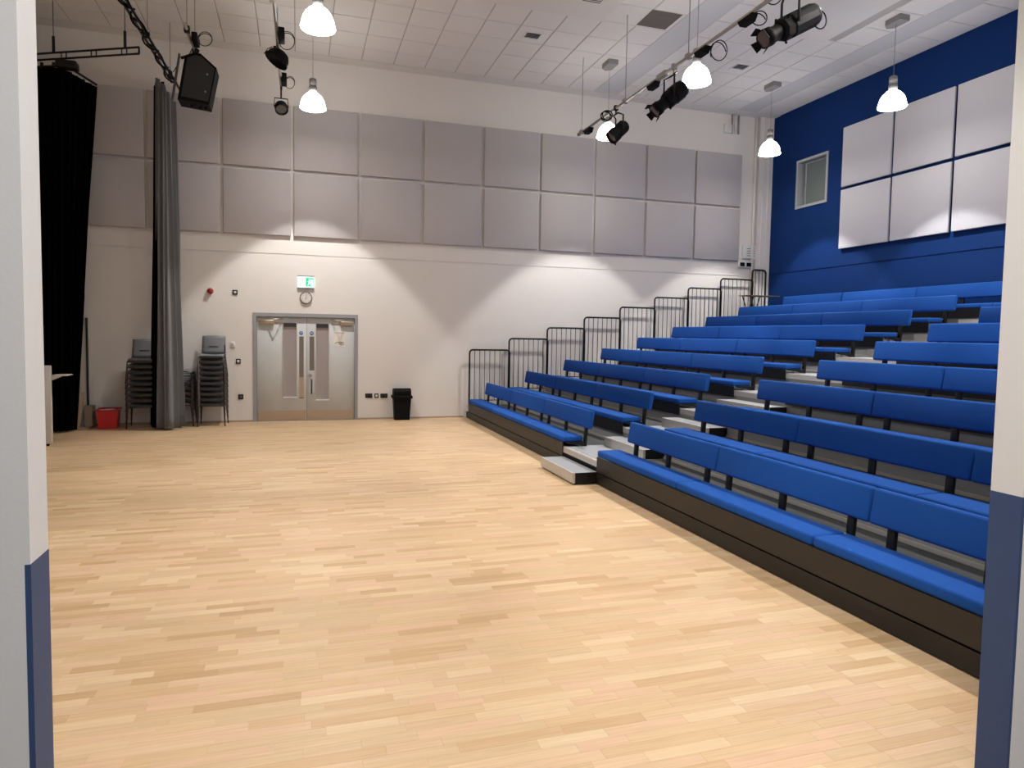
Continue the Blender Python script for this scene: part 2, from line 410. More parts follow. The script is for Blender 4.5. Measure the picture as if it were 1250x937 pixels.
# ------------------------------------------------------------------ pendant lamps
def pendant(x, y, label):
    t = thing('pendant_lamp', label, 'lamp', (x, y, 5.60), 'glowing dome pendant lamps')
    # canopy box on the ceiling
    m = MB(); m.prism([(-0.10, -0.17), (0.10, -0.17), (0.10, 0.12), (0.0, 0.19), (-0.10, 0.12)], 'z', 1.33, 1.42)
    m.build('canopy', canopy_grey, t)
    MB().tube([(0, 0, 0.49), (0, 0, 1.34)], 0.004, 5).build('cable', fitting_grey, t)
    m = MB(); m.lathe([(0.0, 0.50), (0.05, 0.50), (0.062, 0.485), (0.062, 0.38), (0.055, 0.375), (0.055, 0.365), (0.068, 0.36), (0.068, 0.30), (0.058, 0.275), (0.0, 0.275)], n=20)
    m.build('housing', fitting_grey, t)
    prof = [(0.215, 0.0), (0.219, 0.012), (0.208, 0.045), (0.199, 0.09), (0.184, 0.14), (0.158, 0.188), (0.124, 0.226), (0.09, 0.252), (0.06, 0.272), (0.02, 0.278)]
    inner = [(r-0.005, h-0.004 if k else h) for k, (r, h) in enumerate(prof)][::-1]
    m = MB(); m.lathe(prof + [(0.001, 0.279)], n=28); m.build('shade', shade_glow, t)
    m = MB(); m.lathe([(r-0.006, h*0.97+0.002) for r, h in prof[1:-1]] + [(0.001, 0.268)], n=28); m.build('reflector', inner_glow, t)
    l = bpy.data.lights.new('lamp_bulb', 'SPOT'); l.energy = LAMP_W; l.color = LAMP_COL
    l.spot_size = 2*math.atan(0.85); l.spot_blend = 0.18; l.shadow_soft_size = 0.05
    lo = bpy.data.objects.new('lamp_bulb', l); C.objects.link(lo); lo.parent = t; lo.location = (0, 0, 0.245)
    return t
pl = {(0.24, 12.3): 'glowing white pendant lamp above the double door, lower of the two there',
      (0.24, 9.1): 'glowing white pendant lamp at the top edge, above the double door',
      (5.72, 12.1): 'glowing pendant lamp behind the small lantern at the far end of the lighting bar',
      (5.74, 9.1): 'glowing pendant lamp just right of the middle spotlight on the long bar',
      (9.36, 12.0): 'glowing pendant lamp in the corner where white and blue walls meet',
      (9.34, 8.95): 'glowing pendant lamp in front of the pale panels on the blue wall'}
for (x, y), lb in pl.items(): pendant(x, y, lb)
for y in (5.85, 2.75):
    for x, sd in ((0.24, 'left'), (5.74, 'middle'), (9.34, 'right')):
        pendant(x, y, 'glowing pendant lamp out of the frame, %s row, %s from the camera wall' % (sd, 'second' if y > 4 else 'first'))

# ------------------------------------------------------------------ acoustic panels
def panel_mesh(w, h, d, m):
    return MB().rbox(0, w, -d, 0, 0, h, 0.012, 2).mesh('acoustic_panel', m)
pw, ph = 1.2175, 1.215
pm = panel_mesh(pw, ph, 0.042, fab_grey)
for r in range(2):
    for i in range(11):
        z = 3.612 + r*(ph+0.0562)
        o = link('acoustic_panel', pm, None, (-3.9045+1.2725*i, D-0.021, z))
        tag(o, 'grey square acoustic panel on the white wall, %s row, %s from the left' % ('upper' if r else 'lower', ORD[i]), 'panel', 'grey panels on the white wall')
pm2 = panel_mesh(1.218, 1.2167, 0.05, fab_light)
for r in range(2):
    for i in range(4):
        z = 3.668 + r*(1.2167+0.0612); y = 11.552 - 1.2739*i
        o = link('acoustic_panel', pm2, None, (R-0.021, y, z), (0, 0, -PI/2))
        tag(o, 'pale square acoustic panel on the blue wall, %s row, %s from the window' % ('upper' if r else 'lower', ORD[i]), 'panel', 'pale panels on the blue wall')

# ------------------------------------------------------------------ control-room window in the blue wall
wn = MB(); f = 0.055
for b in ((WY0, WY1, WZ0, WZ0+f), (WY0, WY1, WZ1-f, WZ1), (WY0, WY0+f, WZ0+f, WZ1-f), (WY1-f, WY1, WZ0+f, WZ1-f)):
    wn.box(R-0.02, R+0.2, b[0], b[1], b[2], b[3])
win = struct('window_1', wn, window_frame_m)
m = MB(); a0, a1, b0, b1 = WY0+f, WY1-f-0.10, WZ0+f, WZ1-f-0.02
m.box(R+0.10, R+0.14, a1-0.03, a1, b0, b1); m.box(R+0.10, R+0.14, a0, a0+0.02, b0, b1); m.box(R+0.10, R+0.14, a0+0.02, a1-0.03, b0, b0+0.02); m.box(R+0.10, R+0.14, a0+0.02, a1-0.03, b1-0.02, b1)
m.build('sash', window_frame_m, win)
MB().box(R+0.115, R+0.125, a0+0.02, a1-0.03, b0+0.02, b1-0.02).build('pane', window_mat, win)
MB().box(R+0.18, R+0.24, WY0, WY1, WZ0, WZ1).build('backing', black_metal, win)
MB().rbox(R+0.085, R+0.105, a1-0.02, a1-0.005, WZ0+0.5, WZ0+0.58, 0.004).build('latch', bright_metal, win)

# ------------------------------------------------------------------ double door
dr = MB()
dr.box(DX0, DX0+0.07, D-0.015, D+0.12, 0, DZ); dr.box(DX1-0.06, DX1, D-0.015, D+0.12, 0, DZ); dr.box(DX0+0.07, DX1-0.06, D-0.015, D+0.12, DZ-0.07, DZ)
door = struct('door_1', dr, frame_grey)
MB().box(DX0, DX1, D+0.14, D+0.2, 0, DZ).build('door_back', black_metal, door)
MB().box(DX0+0.07, DX1-0.06, D+0.0, D+0.1, 0, 0.006).build('threshold', bright_metal, door)
def leaf(x0, x1, side):
    lf = MB().rbox(x0, x1, D+0.04, D+0.085, 0.008, 2.045, 0.003, 1).build('door_leaf', door_grey, door)
    F = D+0.04
    MB().box(x0+0.012, x1-0.012, F-0.003, F, 0.012, 0.205).build('kick_plate', steel, lf)
    # boxed blind over the vision panel
    p0, p1 = (-0.285, -0.045) if side < 0 else (0.333, 0.566)
    z0, z1 = (0.475, 1.93) if side < 0 else (0.415, 1.925)
    MB().box(p0, p1, F-0.012, F, z0, z1).build('vision_panel', vision_grey, lf)
    m = MB(); m.box(p0-0.012, p0, F-0.03, F, z0, z1); m.box(p1, p1+0.012, F-0.03, F, z0, z1); m.build('panel_trim', alu, lf)
    m = MB(); m.box(p0, p1, F-0.035, F-0.012, z1-0.075, z1); m.build('blind_box', lip_dark, lf)
    MB().box(p0-0.012, p1+0.012, F-0.05, F, z0-0.02, z0).build('ledge', plastic_white, lf)
    if side < 0:
        MB().box(0.008, 0.092, F-0.004, F, 0.44, 1.67).build('push_plate', glass_dark, lf)
        MB().box(0.006, 0.094, F-0.0055, F-0.004, 0.46, 0.86).build('push_plate', steel, lf)
    else:
        MB().box(0.203, 0.294, F-0.004, F, 0.997, 1.67).build('glazing_strip', glass_dark, lf)
        MB().box(0.195, 0.30, F-0.003, F, 0.55, 0.985).build('back_plate', door_grey, lf)
        MB().tube([(0.243, F, 0.53), (0.243, F-0.06, 0.545), (0.243, F-0.06, 0.80), (0.243, F, 0.815)], 0.014, 8).build('pull_handle', lip_dark, lf)
        m = MB(); m.lathe([(0.0, 0.0), (0.03, 0.0), (0.03, 0.012), (0.012, 0.014), (0.012, 0.045), (0.0, 0.045)], (0.222, F, 0.905), (0, -1, 0), 16); m.tube([(0.222, F-0.04, 0.905), (0.16, F-0.04, 0.885)], 0.009, 8)
        m.build('lever_handle', steel, lf)
    cx_ = 0.045 if side < 0 else 0.248
    MB().lathe([(0.0, 0.003), (0.038, 0.003), (0.038, 0.0)], (cx_, F-0.001, 1.737), (0, -1, 0), 24).build('door_disc', sign_blue, lf)
    MB().box(cx_-0.022, cx_+0.022, F-0.006, F-0.0045, 1.728, 1.746).build('disc_bar', plastic_white, lf)
    # overhead closer
    if side < 0: bx, b0_, b1_, ax0, ax1 = 0, -0.735, -0.46, -0.60, -0.30
    else: bx, b0_, b1_, ax0, ax1 = 0, 0.79, 1.045, 0.90, 0.62
    MB().rbox(b0_, b1_, F-0.055, F, 1.905, 1.985, 0.006).build('closer_body', steel, lf)
    m = MB(); xm = (b0_+b1_)/2
    m.box(-0.011, 0.011, -0.004, 0.004, 0, 0)
    m = MB(); m.tube([(xm, F-0.03, 1.985), (xm, F-0.03, 2.0), (xm+0.18*(-side), F-0.16, 2.0)], 0.010, 6); m.tube([(xm+0.18*(-side), F-0.16, 2.004), (xm+0.30*(-side), F-0.02, 2.01)], 0.009, 6); m.build('closer_arm', bright_metal, lf)
    MB().rbox(*( (-0.46, -0.29) if side < 0 else (0.62, 0.79)), F-0.014, F, 1.925, 1.945, 0.003, 1).build('arm_bracket', steel, lf)
    return lf
leaf(-0.776, 0.1485, -1); leaf(0.1525, 1.078, 1)
MB().box(0.1485, 0.1525, D+0.05, D+0.08, 0.01, 2.045).build('meeting_gap', ink, door)

t = thing('notice', 'white paper notice with a dark hand drawing on the right door leaf', 'notice', (0.779, D+0.04, 1.63))
MB().box(-0.108, 0.108, -0.0022, -0.0005, -0.155, 0.155).build('paper', paper, t)
m = MB(); m.tube([(-0.09, -0.004, -0.095), (-0.04, -0.004, -0.065), (0.02, -0.004, -0.062), (0.085, -0.004, -0.07), (0.082, -0.004, -0.11), (0.04, -0.004, -0.118), (0.0, -0.004, -0.10), (-0.02, -0.004, -0.07)], 0.0045, 5)
m.tube([(0.01, -0.004, -0.085), (0.06, -0.004, -0.088)], 0.006, 5); m.build('drawing', ink, t)
MB().box(-0.09, 0.09, -0.003, -0.002, 0.118, 0.124).build('heading', ink, t)

# exit sign and clock
t = thing('exit_sign', 'lit green and white emergency exit sign above the clock', 'sign', (0.136, D, 2.735))
MB().rbox(-0.16, 0.16, -0.045, 0, 0.108, 0.128, 0.004).build('top_cap', fitting_grey, t)
MB().rbox(-0.155, 0.155, -0.04, 0, -0.125, -0.105, 0.004).build('bottom_cap', canopy_grey, t)
MB().rbox(-0.16, 0.16, -0.04, 0, -0.105, 0.108, 0.004).build('sign_face', exit_white, t)
MB().box(-0.003, 0.145, -0.0415, -0.04, -0.08, 0.085).build('green_field', exit_green, t)
m = MB()   # running figure and doorway in white on the green
m.prism([(0.085,-0.07),(0.135,-0.07),(0.135,0.055),(0.085,0.055)], 'y', -0.043, -0.0415)
m.lathe([(0,0.0015),(0.013,0.0015),(0.013,0)], (0.066, -0.0415, 0.05), (0,-1,0), 12)
m.prism([(0.035,0.02),(0.06,0.032),(0.085,0.03),(0.09,0.0),(0.07,-0.03),(0.045,-0.065),(0.025,-0.062),(0.05,-0.02),(0.055,0.005),(0.035,0.0)], 'y', -0.0432, -0.0415)
m.build('running_figure', exit_white, t)
m = MB(); m.box(-0.118, -0.108, -0.0425, -0.04, -0.05, 0.075); m.prism([(-0.113,-0.075),(-0.096,-0.045),(-0.130,-0.045)], 'y', -0.0425, -0.04)
m.build('arrow', fitting_grey, t)

t = thing('wall_clock', 'round white-faced wall clock with dark rim above the door', 'clock', (0.138, D, 2.43))
MB().lathe([(0.0, 0.0), (0.117, 0.0), (0.12, 0.01), (0.118, 0.035), (0.104, 0.04), (0.10, 0.028)], (0, 0, 0), (0, -1, 0), 32).build('case', mat('clock_rim', '6B6562', 0.4), t)
MB().lathe([(0.0, 0.036), (0.102, 0.036), (0.102, 0.018)], (0, 0, 0), (0, -1, 0), 32, False).build('dial', mat('clock_dial', 'D6D2CE', 0.5), t)
m = MB()
for k in range(12):
    a = k*PI/6; R0 = Matrix.Rotation(a, 4, 'Y'); m.box(-0.003, 0.003, -0.0385, -0.036, 0.078, 0.094, R0)
m.build('hour_marks', ink, t)
MB().box(-0.003, 0.003, -0.0405, -0.0388, -0.01, 0.075, Matrix.Rotation(0.10, 4, 'Y')).build('minute_hand', ink, t)
MB().box(-0.004, 0.004, -0.0425, -0.041, -0.008, 0.05, Matrix.Rotation(3.25, 4, 'Y')).build('hour_hand', ink, t)

# small wall fittings
t = thing('alarm_sounder', 'small round red alarm sounder high on the white wall', 'alarm', (-1.60, D, 2.505))
MB().lathe([(0.0,0.0),(0.055,0.0),(0.055,0.03),(0.045,0.05),(0.045,0.075),(0.03,0.085),(0.0,0.085)], (0,0,0), (0,-1,0), 20).build('body', red_dark, t)
MB().lathe([(0.0,0.087),(0.012,0.087),(0.012,0.084)], (0,0,0), (0,-1,0), 12).build('grille', ink, t)
def plate(name, label, cat, x, z, w, h, mo, mi, k=1):
    t = thing(name, label, cat, (x, D, z))
    MB().rbox(-w/2, w/2, -0.018, 0, -h/2, h/2, 0.004).build('face_plate', mo, t)
    for q in range(k):
        cx_ = (q-(k-1)/2)*w*0.46
        ww = w*0.26 if k == 1 else w*0.16
        MB().rbox(cx_-ww, cx_+ww, -0.024, -0.018, -h*0.26, h*0.26, 0.003).build('rocker' if k == 1 else 'socket_outlet', mi, t)
    return t
plate('break_plate', 'small square black-edged plate right of the red alarm sounder', 'switch', -1.163, 2.495, 0.088, 0.088, plastic_black, plastic_white)
plate('thermostat', 'small white thermostat box above the light switch', 'thermostat', -1.216, 1.50, 0.09, 0.10, plastic_white, mat('pale_grey_knob','B4B4B2',0.5))
plate('light_switch', 'small black switch plate beside the right-hand chair stack', 'switch', -1.114, 1.175, 0.086, 0.092, plastic_black, plastic_white)
plate('wall_socket', 'low single black socket between chair stack and double door', 'socket', -1.073, 0.488, 0.092, 0.092, plastic_black, mat('socket_grey','5A5552',0.5))
plate('wall_socket', 'black double socket nearer the door, right of it', 'socket', 1.364, 0.482, 0.142, 0.088, plastic_black, lip_dark, 2)
plate('data_socket', 'small white-centred socket between the two black double sockets', 'socket', 1.518, 0.48, 0.080, 0.088, plastic_black, plastic_white)
plate('wall_socket', 'black double socket next to the black bin', 'socket', 1.67, 0.478, 0.142, 0.088, plastic_black, lip_dark, 2)

# control boxes by the top of the seating
t = thing('control_panel', 'white electrical control panel beside the topmost guard rail', 'control panel', (10.36, D, 3.82))
MB().rbox(-0.20, 0.16, -0.06, 0, -0.14, 0.18, 0.006).build('box', plastic_white, t)
for rr in range(4):
    for cc in range(2):
        MB().box(-0.10+cc*0.14, 0.0+cc*0.14-0.02*cc, -0.063, -0.06, 0.09-rr*0.055, 0.103-rr*0.055).build('button', ink, t)
t = thing('wall_socket', 'white box with two black outlets below the control panel', 'socket', (10.25, D, 3.54))
MB().rbox(-0.21, 0.19, -0.05, 0, -0.075, 0.075, 0.006).build('box', plastic_white, t)
for x in (-0.10, 0.08): MB().rbox(x-0.065, x+0.065, -0.065, -0.05, -0.045, 0.045, 0.008).build('socket_outlet', plastic_black, t)
t = thing('junction_box', 'white junction box with conduits high on the white wall', 'junction box', (9.75, D, 6.78))
MB().rbox(-0.22, -0.02, -0.06, 0, -0.20, 0.0, 0.006).build('box', plastic_white, t)
for x in (0.0, 0.09, 0.18): MB().tube([(x, -0.03, -0.20), (x, -0.03, 0.24)], 0.022, 10).build('conduit', canopy_grey if x != 0.09 else plastic_white, t)

# ------------------------------------------------------------------ bin
t = thing('waste_bin', 'black plastic swing-lid bin against the white wall', 'bin', (2.01, 13.72, 0))
m = MB(); m.add([(-0.15,-0.10,0),(0.15,-0.10,0),(0.15,0.10,0),(-0.15,0.10,0),(-0.175,-0.125,0.46),(0.175,-0.125,0.46),(0.175,0.125,0.46),(-0.175,0.125,0.46)], [(0,3,2,1),(4,5,6,7),(0,1,5,4),(1,2,6,5),(2,3,7,6),(3,0,4,7)])
m.build('body', plastic_black, t)
MB().rbox(-0.205, 0.205, -0.145, 0.145, 0.44, 0.50, 0.015).build('rim', plastic_black, t)
m = MB(); m.prism([(-0.135,0.50),(0.135,0.50),(0.12,0.60),(0.05,0.64),(-0.05,0.64),(-0.12,0.60)], 'x', -0.175, 0.175); m.build('lid', plastic_black, t)
MB().rbox(-0.13, 0.13, -0.142, -0.128, 0.515, 0.60, 0.005).build('flap', plastic_black, t)

# ------------------------------------------------------------------ tiered seating
F0, RUN, RISE, Z1 = 3.40, 0.868, 0.247, 0.27
Y0, Y9 = 2.05, 13.80
SL = 1.757
def cushion_mesh(L_):       # seat cushion, local x 0..0.29 (front..back), y 0..L
    return MB().rbox(0, 0.30, 0.004, L_-0.004, 0, 0.078, 0.022, 3).mesh('seat_cushion', seat_blue)
def back_mesh(L_):
    m = MB().rbox(-0.03, 0.035, 0.004, L_-0.004, 0, 0.245, 0.022, 3)
    return m.mesh('backrest', seat_blue)
cmesh, bmesh_ = {}, {}
def cm(L_):
    k = round(L_, 3)
    if k not in cmesh: cmesh[k] = cushion_mesh(k); bmesh_[k] = back_mesh(k)
    return cmesh[k], bmesh_[k]
post_me = MB().rbox(-0.018, 0.018, -0.03, 0.03, 0.0, 0.34, 0.004, 1).mesh('post', black_metal)
br = MB(); br.prism([(0.02, 0.335-0.27), (0.31, 0.335-0.27), (0.34, 0.0), (0.28, 0.0), (0.20, 0.03), (0.05, 0.045)], 'y', -0.02, 0.02)
brk_me = br.mesh('bracket', black_metal)
hk_me = MB().rbox(0.10, 0.14, -0.03, -0.022, 0.0, 0.06, 0.002, 1).mesh('catch', bright_metal)
def bench(i, ya, yb, yback, sect, whole=False):
    """row i (0..8) seat from ya to yb (yb far). yback = far end of backrest"""
    zt = Z1 + RISE*i; x = F0 + RUN*i
    if whole: lb = 'long royal blue bench, topmost ninth row, against the blue wall'
    else: lb = 'royal blue upholstered bench in the %s row from the floor, %s side of the aisle' % (ORD[i], sect)
    t = thing('bench', lb, 'bench', (x, 0, zt), 'blue benches of the tiered seating')
    # cushions
    y1 = yb; SQ = (yb-ya)/round((yb-ya)/SL) if sect == 'far' else SL
    while y1 > ya + 0.05:
        L_ = SQ if y1 - SQ > ya - 0.02 else y1 - ya
        a, b = cm(L_); link('seat_cushion', a, t, (-0.012, y1-L_, 0.062)); y1 -= L_
    n = 0; y1 = yback
    posts = []
    yend = ya - (yb - yback)
    while y1 > yend + 0.05:
        L_ = SQ if y1 - SQ > yend - 0.02 else y1 - yend
        a, b = cm(L_); link('backrest', b, t, (0.315, y1-L_, 0.253), (0, math.radians(9), 0))
        if L_ > 1.2: posts += [y1-0.17, y1-L_/2, y1-L_+0.17]
        else: posts += [y1-0.17, y1-L_+0.12]
        y1 -= L_
    for p in posts:
        link('post', post_me, t, (0.312, p, 0.0), (0, math.radians(4), 0)); link('bracket', brk_me, t, (0, p, 0))
    MB().box(0.290, 0.296, ya+0.01, yb-0.01, 0.118, 0.128).build('rear_trim', alu, t)
    for p in (yb-0.035, ya+0.10): link('catch', hk_me, t, (0.06, p, 0.0))
    # front board under the cushion
    zb = -0.118 if i == 0 else -0.09
    MB().box(-0.012, 0.001, ya+0.004, yb, zb, 0.062).build('front_panel', floor_reflect_panel if i == 0 else black_metal, t)
    return t
def yA(i): return 8.22 - 0.024*i
for i in range(9):
    if i < 8:
        bench(i, yA(i)+0.13, 13.62, 13.45, 'far')
        bench(i, 2.08, yA(i)-0.96, yA(i)-1.13, 'near')
    else:
        bench(i, 2.08, 13.10, 13.0, '', True)

# tier platforms
nose_me = None
for i in range(9):
    zt = Z1 + RISE*i; x = F0 + RUN*i
    t = thing('seating_tier', 'long grey tier platform carrying the %s row of blue benches' % ORD[i], 'platform', (x, 0, zt), 'stepped seating platforms')
    xe = RUN if i < 8 else R - x - 0.02
    MB().box(0.03, xe, Y0, Y9, -0.025, 0.0).build('deck', deck_dark, t)
    ya, yb = yA(i)-0.965, yA(i)+0.135
    if i < 8: MB().box(0.055, RUN-0.001, ya-0.03, yb+0.03, 0.0, 0.003).build('aisle_tread', deck_grey, t)
    m = MB()
    for k in range(3): m.box(0.003+0.002*(k % 2), 0.03, Y0, Y9, -0.07+k*0.0235, -0.07+(k+1)*0.0235-0.003)
    m.box(0.006, 0.03, Y0, Y9, -0.07, -0.001)
    m.box(0.003, 0.055, Y0, Y9, -0.002, 0.002)
    m.build('nosing', alu, t)
    if i:
        m = MB(); m.box(0.02, 0.034, Y0, Y9, -RISE+0.035, -0.025); m.build('riser', riser_grey, t)
        MB().box(0.003, 0.034, Y0, Y9, -RISE+0.002, -RISE+0.034).build('foot_strip', alu, t)
    else:
        m = MB(); m.box(-0.010, 0.004, Y0, Y9, 0.008-Z1, 0.138-Z1); m.build('plinth', plinth_mat, t)
        MB().box(0.035, 0.05, Y0, Y9, 0.10-Z1, -0.026).build('shadow_gap', black_metal, t)
    # end cheek towards the back wall and camera wall, carries the deck down to the floor
    for yy in (Y0+0.02, Y9-0.05):
        MB().box(0.07, xe-0.002, yy, yy+0.03, -zt+0.0, -0.026).build('end_frame', black_metal, t)

# aisle steps
def step(x, z, h, ya, yb, label, d=0.275):
    t = thing('aisle_step', label, 'step', (x, ya, z), 'steps in the aisle')
    L_ = yb-ya
    MB().box(0.03, d, 0.012, L_-0.012, h-0.012, h).build('tread', deck_grey, t)
    m = MB(); m.box(0.0, 0.03, 0.0, L_, 0.02 if z == 0 else 0.0, h+0.001); m.box(-0.002, 0.0, 0.0, L_, h-0.012, h-0.004)
    m.box(-0.002, 0.0, 0.0, L_, h*0.55, h*0.6)
    m.build('front_nosing', alu, t)
    for y in (0.0, L_-0.012): MB().box(0.03, d, y, y+0.012, 0.012, h-0.0).build('side_panel', black_metal, t)
    if z == 0:
        for px_ in (0.04, d-0.05):
            for py_ in (0.03, L_-0.06): MB().box(px_, px_+0.03, py_, py_+0.03, 0, 0.013).build('foot', plastic_black, t)
    return t
step(3.09, 0.0, 0.142, 7.275, 8.37, 'low grey step with pale metal edge standing on the wooden floor', 0.318)
for i in range(8):
    x = F0 + RUN*(i+1) - 0.275
    step(x+0.0, Z1+RISE*i, RISE/2, yA(i)-0.98, yA(i)+0.12, 'grey half-step in the aisle on the %s tier' % ORD[i], 0.29)

# guard rails along the back wall
yr = 13.77
for i in range(9):
    x0 = 3.44 + 0.868*i; zt = Z1+RISE*i; wdt = 0.885 if i < 8 else 0.38; zh = 1.17
    t = thing('guard_rail', 'black tubular guard rail beside the %s row of benches' % ORD[i] if i < 8 else 'narrow black guard rail at the top corner of the seating', 'railing', (x0, yr, zt), 'black guard rails stepping up the white wall')
    rr = 0.07; pts = [(0, 0, 0.0), (0, 0, zh-rr)]
    for a in (30, 60, 90): pts.append((rr-rr*math.cos(math.radians(a)), 0, zh-rr+rr*math.sin(math.radians(a))))
    pts += [(wdt-rr, 0, zh)]
    for a in (30, 60, 90): pts.append((wdt-rr+rr*math.sin(math.radians(a)), 0, zh-rr+rr*math.cos(math.radians(a))))
    pts += [(wdt, 0, zh-rr-0.01), (wdt, 0, 0.0)]
    MB().tube(pts, 0.019, 8).build('frame', black_metal, t)
    MB().tube([(0, 0, 0.10), (wdt, 0, 0.10)], 0.010, 6).build('bottom_rail', black_metal, t)
    nb = 8 if i < 8 else 3
    for k in range(nb-1 if i < 8 else nb):
        bx = wdt*(k+1)/(nb if i < 8 else nb+1)
        if 'bal' not in globals(): bal = MB().tube([(0,0,0.10),(0,0,1.165)], 0.0075, 6).mesh('baluster', black_metal)
        link('baluster', bal, t, (bx, 0, 0))

# small folding table left at the top corner
t = thing('folding_table', 'small thin-topped folding table at the top corner of the seating', 'table', (10.15, 13.42, Z1+RISE*7))
zt_ = 2.775 - (Z1+RISE*7)
MB().rbox(-0.27, 0.62, -0.17, 0.17, zt_-0.018, zt_, 0.005).build('table_top', mat('dark_table_edge', '6B5A44', 0.5), t)
for s_ in (-1, 1):
    MB().tube([(-0.17, 0.14*s_, zt_-0.02), (0.12, 0.14*s_, 0.0)], 0.012, 6).build('leg', black_metal, t)
    MB().tube([(0.12, 0.12*s_, zt_-0.02), (-0.17, 0.12*s_, 0.0)], 0.012, 6).build('leg', black_metal, t)

# ------------------------------------------------------------------ stacking chairs
def make_chair(label, group):
    t = thing('stacking_chair', label, 'chair', (0, 0, 0), group)
    bm = MB(); n = 9; vs = []
    # seat shell: local origin at floor under the seat, front towards -y
    def sheet(fn, nu, nv, th, nrm):
        vs = []; fs = []
        for side in (0, 1):
            for a in range(nu+1):
                for b in range(nv+1):
                    p = Vector(fn(a/nu, b/nv)); vs.append(p + Vector(nrm)*(th*side))
        K = (nu+1)*(nv+1); idx = lambda s, a, b: s*K + a*(nv+1) + b
        for a in range(nu):
            for b in range(nv):
                fs.append((idx(0,a,b), idx(0,a+1,b), idx(0,a+1,b+1), idx(0,a,b+1))); fs.append((idx(1,a,b), idx(1,a,b+1), idx(1,a+1,b+1), idx(1,a+1,b)))
        for a in range(nu):
            for b in (0, nv): fs.append((idx(0,a,b), idx(0,a+1,b), idx(1,a+1,b), idx(1,a,b)))
        for b in range(nv):
            for a in (0, nu): fs.append((idx(0,a,b), idx(0,a,b+1), idx(1,a,b+1), idx(1,a,b)))
        return vs, fs
    def seat(u, v):
        x = (u-0.5)*0.41; y = -0.20 + v*0.40
        z = 0.43 - 0.018*math.cos((u-0.5)*PI) + (-0.035*max(0, 0.18-v)/0.18) + 0.012*v
        return (x, y, z)
    vs, fs = sheet(seat, 8, 8, -0.012, (0, 0, 1)); MB().add(vs, fs, True).build('seat', shell_grey, t)
    MB().rbox(-0.195, 0.195, -0.205, -0.19, 0.365, 0.410, 0.006).build('seat_lip', lip_dark, t)
    def back(u, v):
        x = (u-0.5)*(0.42-0.02*v); z = 0.44 + v*0.33
        y = 0.20 + 0.055*v - 0.03*math.cos((u-0.5)*PI) + 0.03
        z += 0.012*math.cos((u-0.5)*PI)*v
        return (x, y, z)
    vs, fs = sheet(back, 8, 6, 0.010, (0, 1, 0)); MB().add(vs, fs, True).build('backrest', shell_grey, t)
    MB().rbox(-0.085, 0.085, 0.212, 0.222, 0.562, 0.582, 0.004).build('hand_slot', ink, t)
    for sx in (-1, 1):
        MB().tube([(sx*0.205, -0.19, 0.385), (sx*0.232, -0.235, 0.0)], 0.011, 6).build('leg', chair_frame_m, t)
        MB().tube([(sx*0.205, 0.19, 0.40), (sx*0.240, 0.25, 0.0)], 0.011, 6).build('leg', chair_frame_m, t)
    m = MB(); m.tube([(-0.205, -0.19, 0.385), (-0.205, 0.20, 0.40), (-0.19, 0.25, 0.60)], 0.010, 6); m.tube([(0.205, -0.19, 0.385), (0.205, 0.20, 0.40), (0.19, 0.25, 0.60)], 0.010, 6)
    m.tube([(-0.205, -0.18, 0.378), (0.205, -0.18, 0.378)], 0.010, 6)
    m.build('seat_frame', chair_frame_m, t)
    return t
def stack(x, y, rz, n, where, dz=0.1005, dy=0.006, group=''):
    global proto, proto_ch
    for k in range(n):
        pos = n-1-k
        nm = 'topmost' if pos == 0 else ('bottom' if k == 0 else '%s from the top' % ORD[pos])
        lb = 'grey plastic stacking chair, %s in %s' % (nm, where)
        off = Vector((0, 0.0 - dy*k*0.3, 0)); off.rotate(Matrix.Rotation(rz, 3, 'Z'))
        loc = (x+off.x, y+off.y, dz*k)
        if proto is None:
            proto = make_chair(lb, group); proto_ch = [(c, []) for c in kids(proto)]
            proto.location = loc; proto.rotation_euler = (0, 0, rz)
        else:
            dup(proto, loc, rz, lb, group, proto_ch)
proto = None; proto_ch = None
stack(-1.53, 13.52, 0, 10, 'the stack by the light switch', group='chairs stacked right of the grey curtain', dz=0.0985)
stack(-2.68, 13.45, 0.03, 9, 'the stack by the red crate', group='chairs stacked left of the grey curtain')
stack(-2.08, 13.62, PI/2, 7, 'the sideways stack behind the grey curtain', group='chairs stacked behind the grey curtain', dz=0.098)

# ------------------------------------------------------------------ red crate
t = thing('storage_crate', 'red plastic crate on the floor beside the chair stack', 'crate', (-3.24, 13.5, 0), None, (0, 0, 0.12))
m = MB(); h = 0.34; a, b = 0.14, 0.20; c_, d_ = 0.165, 0.23; th = 0.008
o1 = [(-a,-b,0),(a,-b,0),(a,b,0),(-a,b,0)]; o2 = [(-c_,-d_,h),(c_,-d_,h),(c_,d_,h),(-c_,d_,h)]
i2 = [(-c_+th,-d_+th,h),(c_-th,-d_+th,h),(c_-th,d_-th,h),(-c_+th,d_-th,h)]; i1 = [(-a+th,-b+th,th),(a-th,-b+th,th),(a-th,b-th,th),(-a+th,b-th,th)]
m.add(o1+o2+i2+i1, [(0,3,2,1)] + [(k,(k+1)%4,4+(k+1)%4,4+k) for k in range(4)] + [(4+k,4+(k+1)%4,8+(k+1)%4,8+k) for k in range(4)] + [(8+k,8+(k+1)%4,12+(k+1)%4,12+k) for k in range(4)] + [(12,13,14,15)])
m.build('body', red_plastic, t)
m = MB(); r_ = 0.018
m.box(-c_-r_, c_+r_, -d_-r_, -d_, h-0.02, h); m.box(-c_-r_, c_+r_, d_, d_+r_, h-0.02, h); m.box(-c_-r_, -c_, -d_, d_, h-0.02, h); m.box(c_, c_+r_, -d_, d_, h-0.02, h)
m.build('rim', red_dark, t)
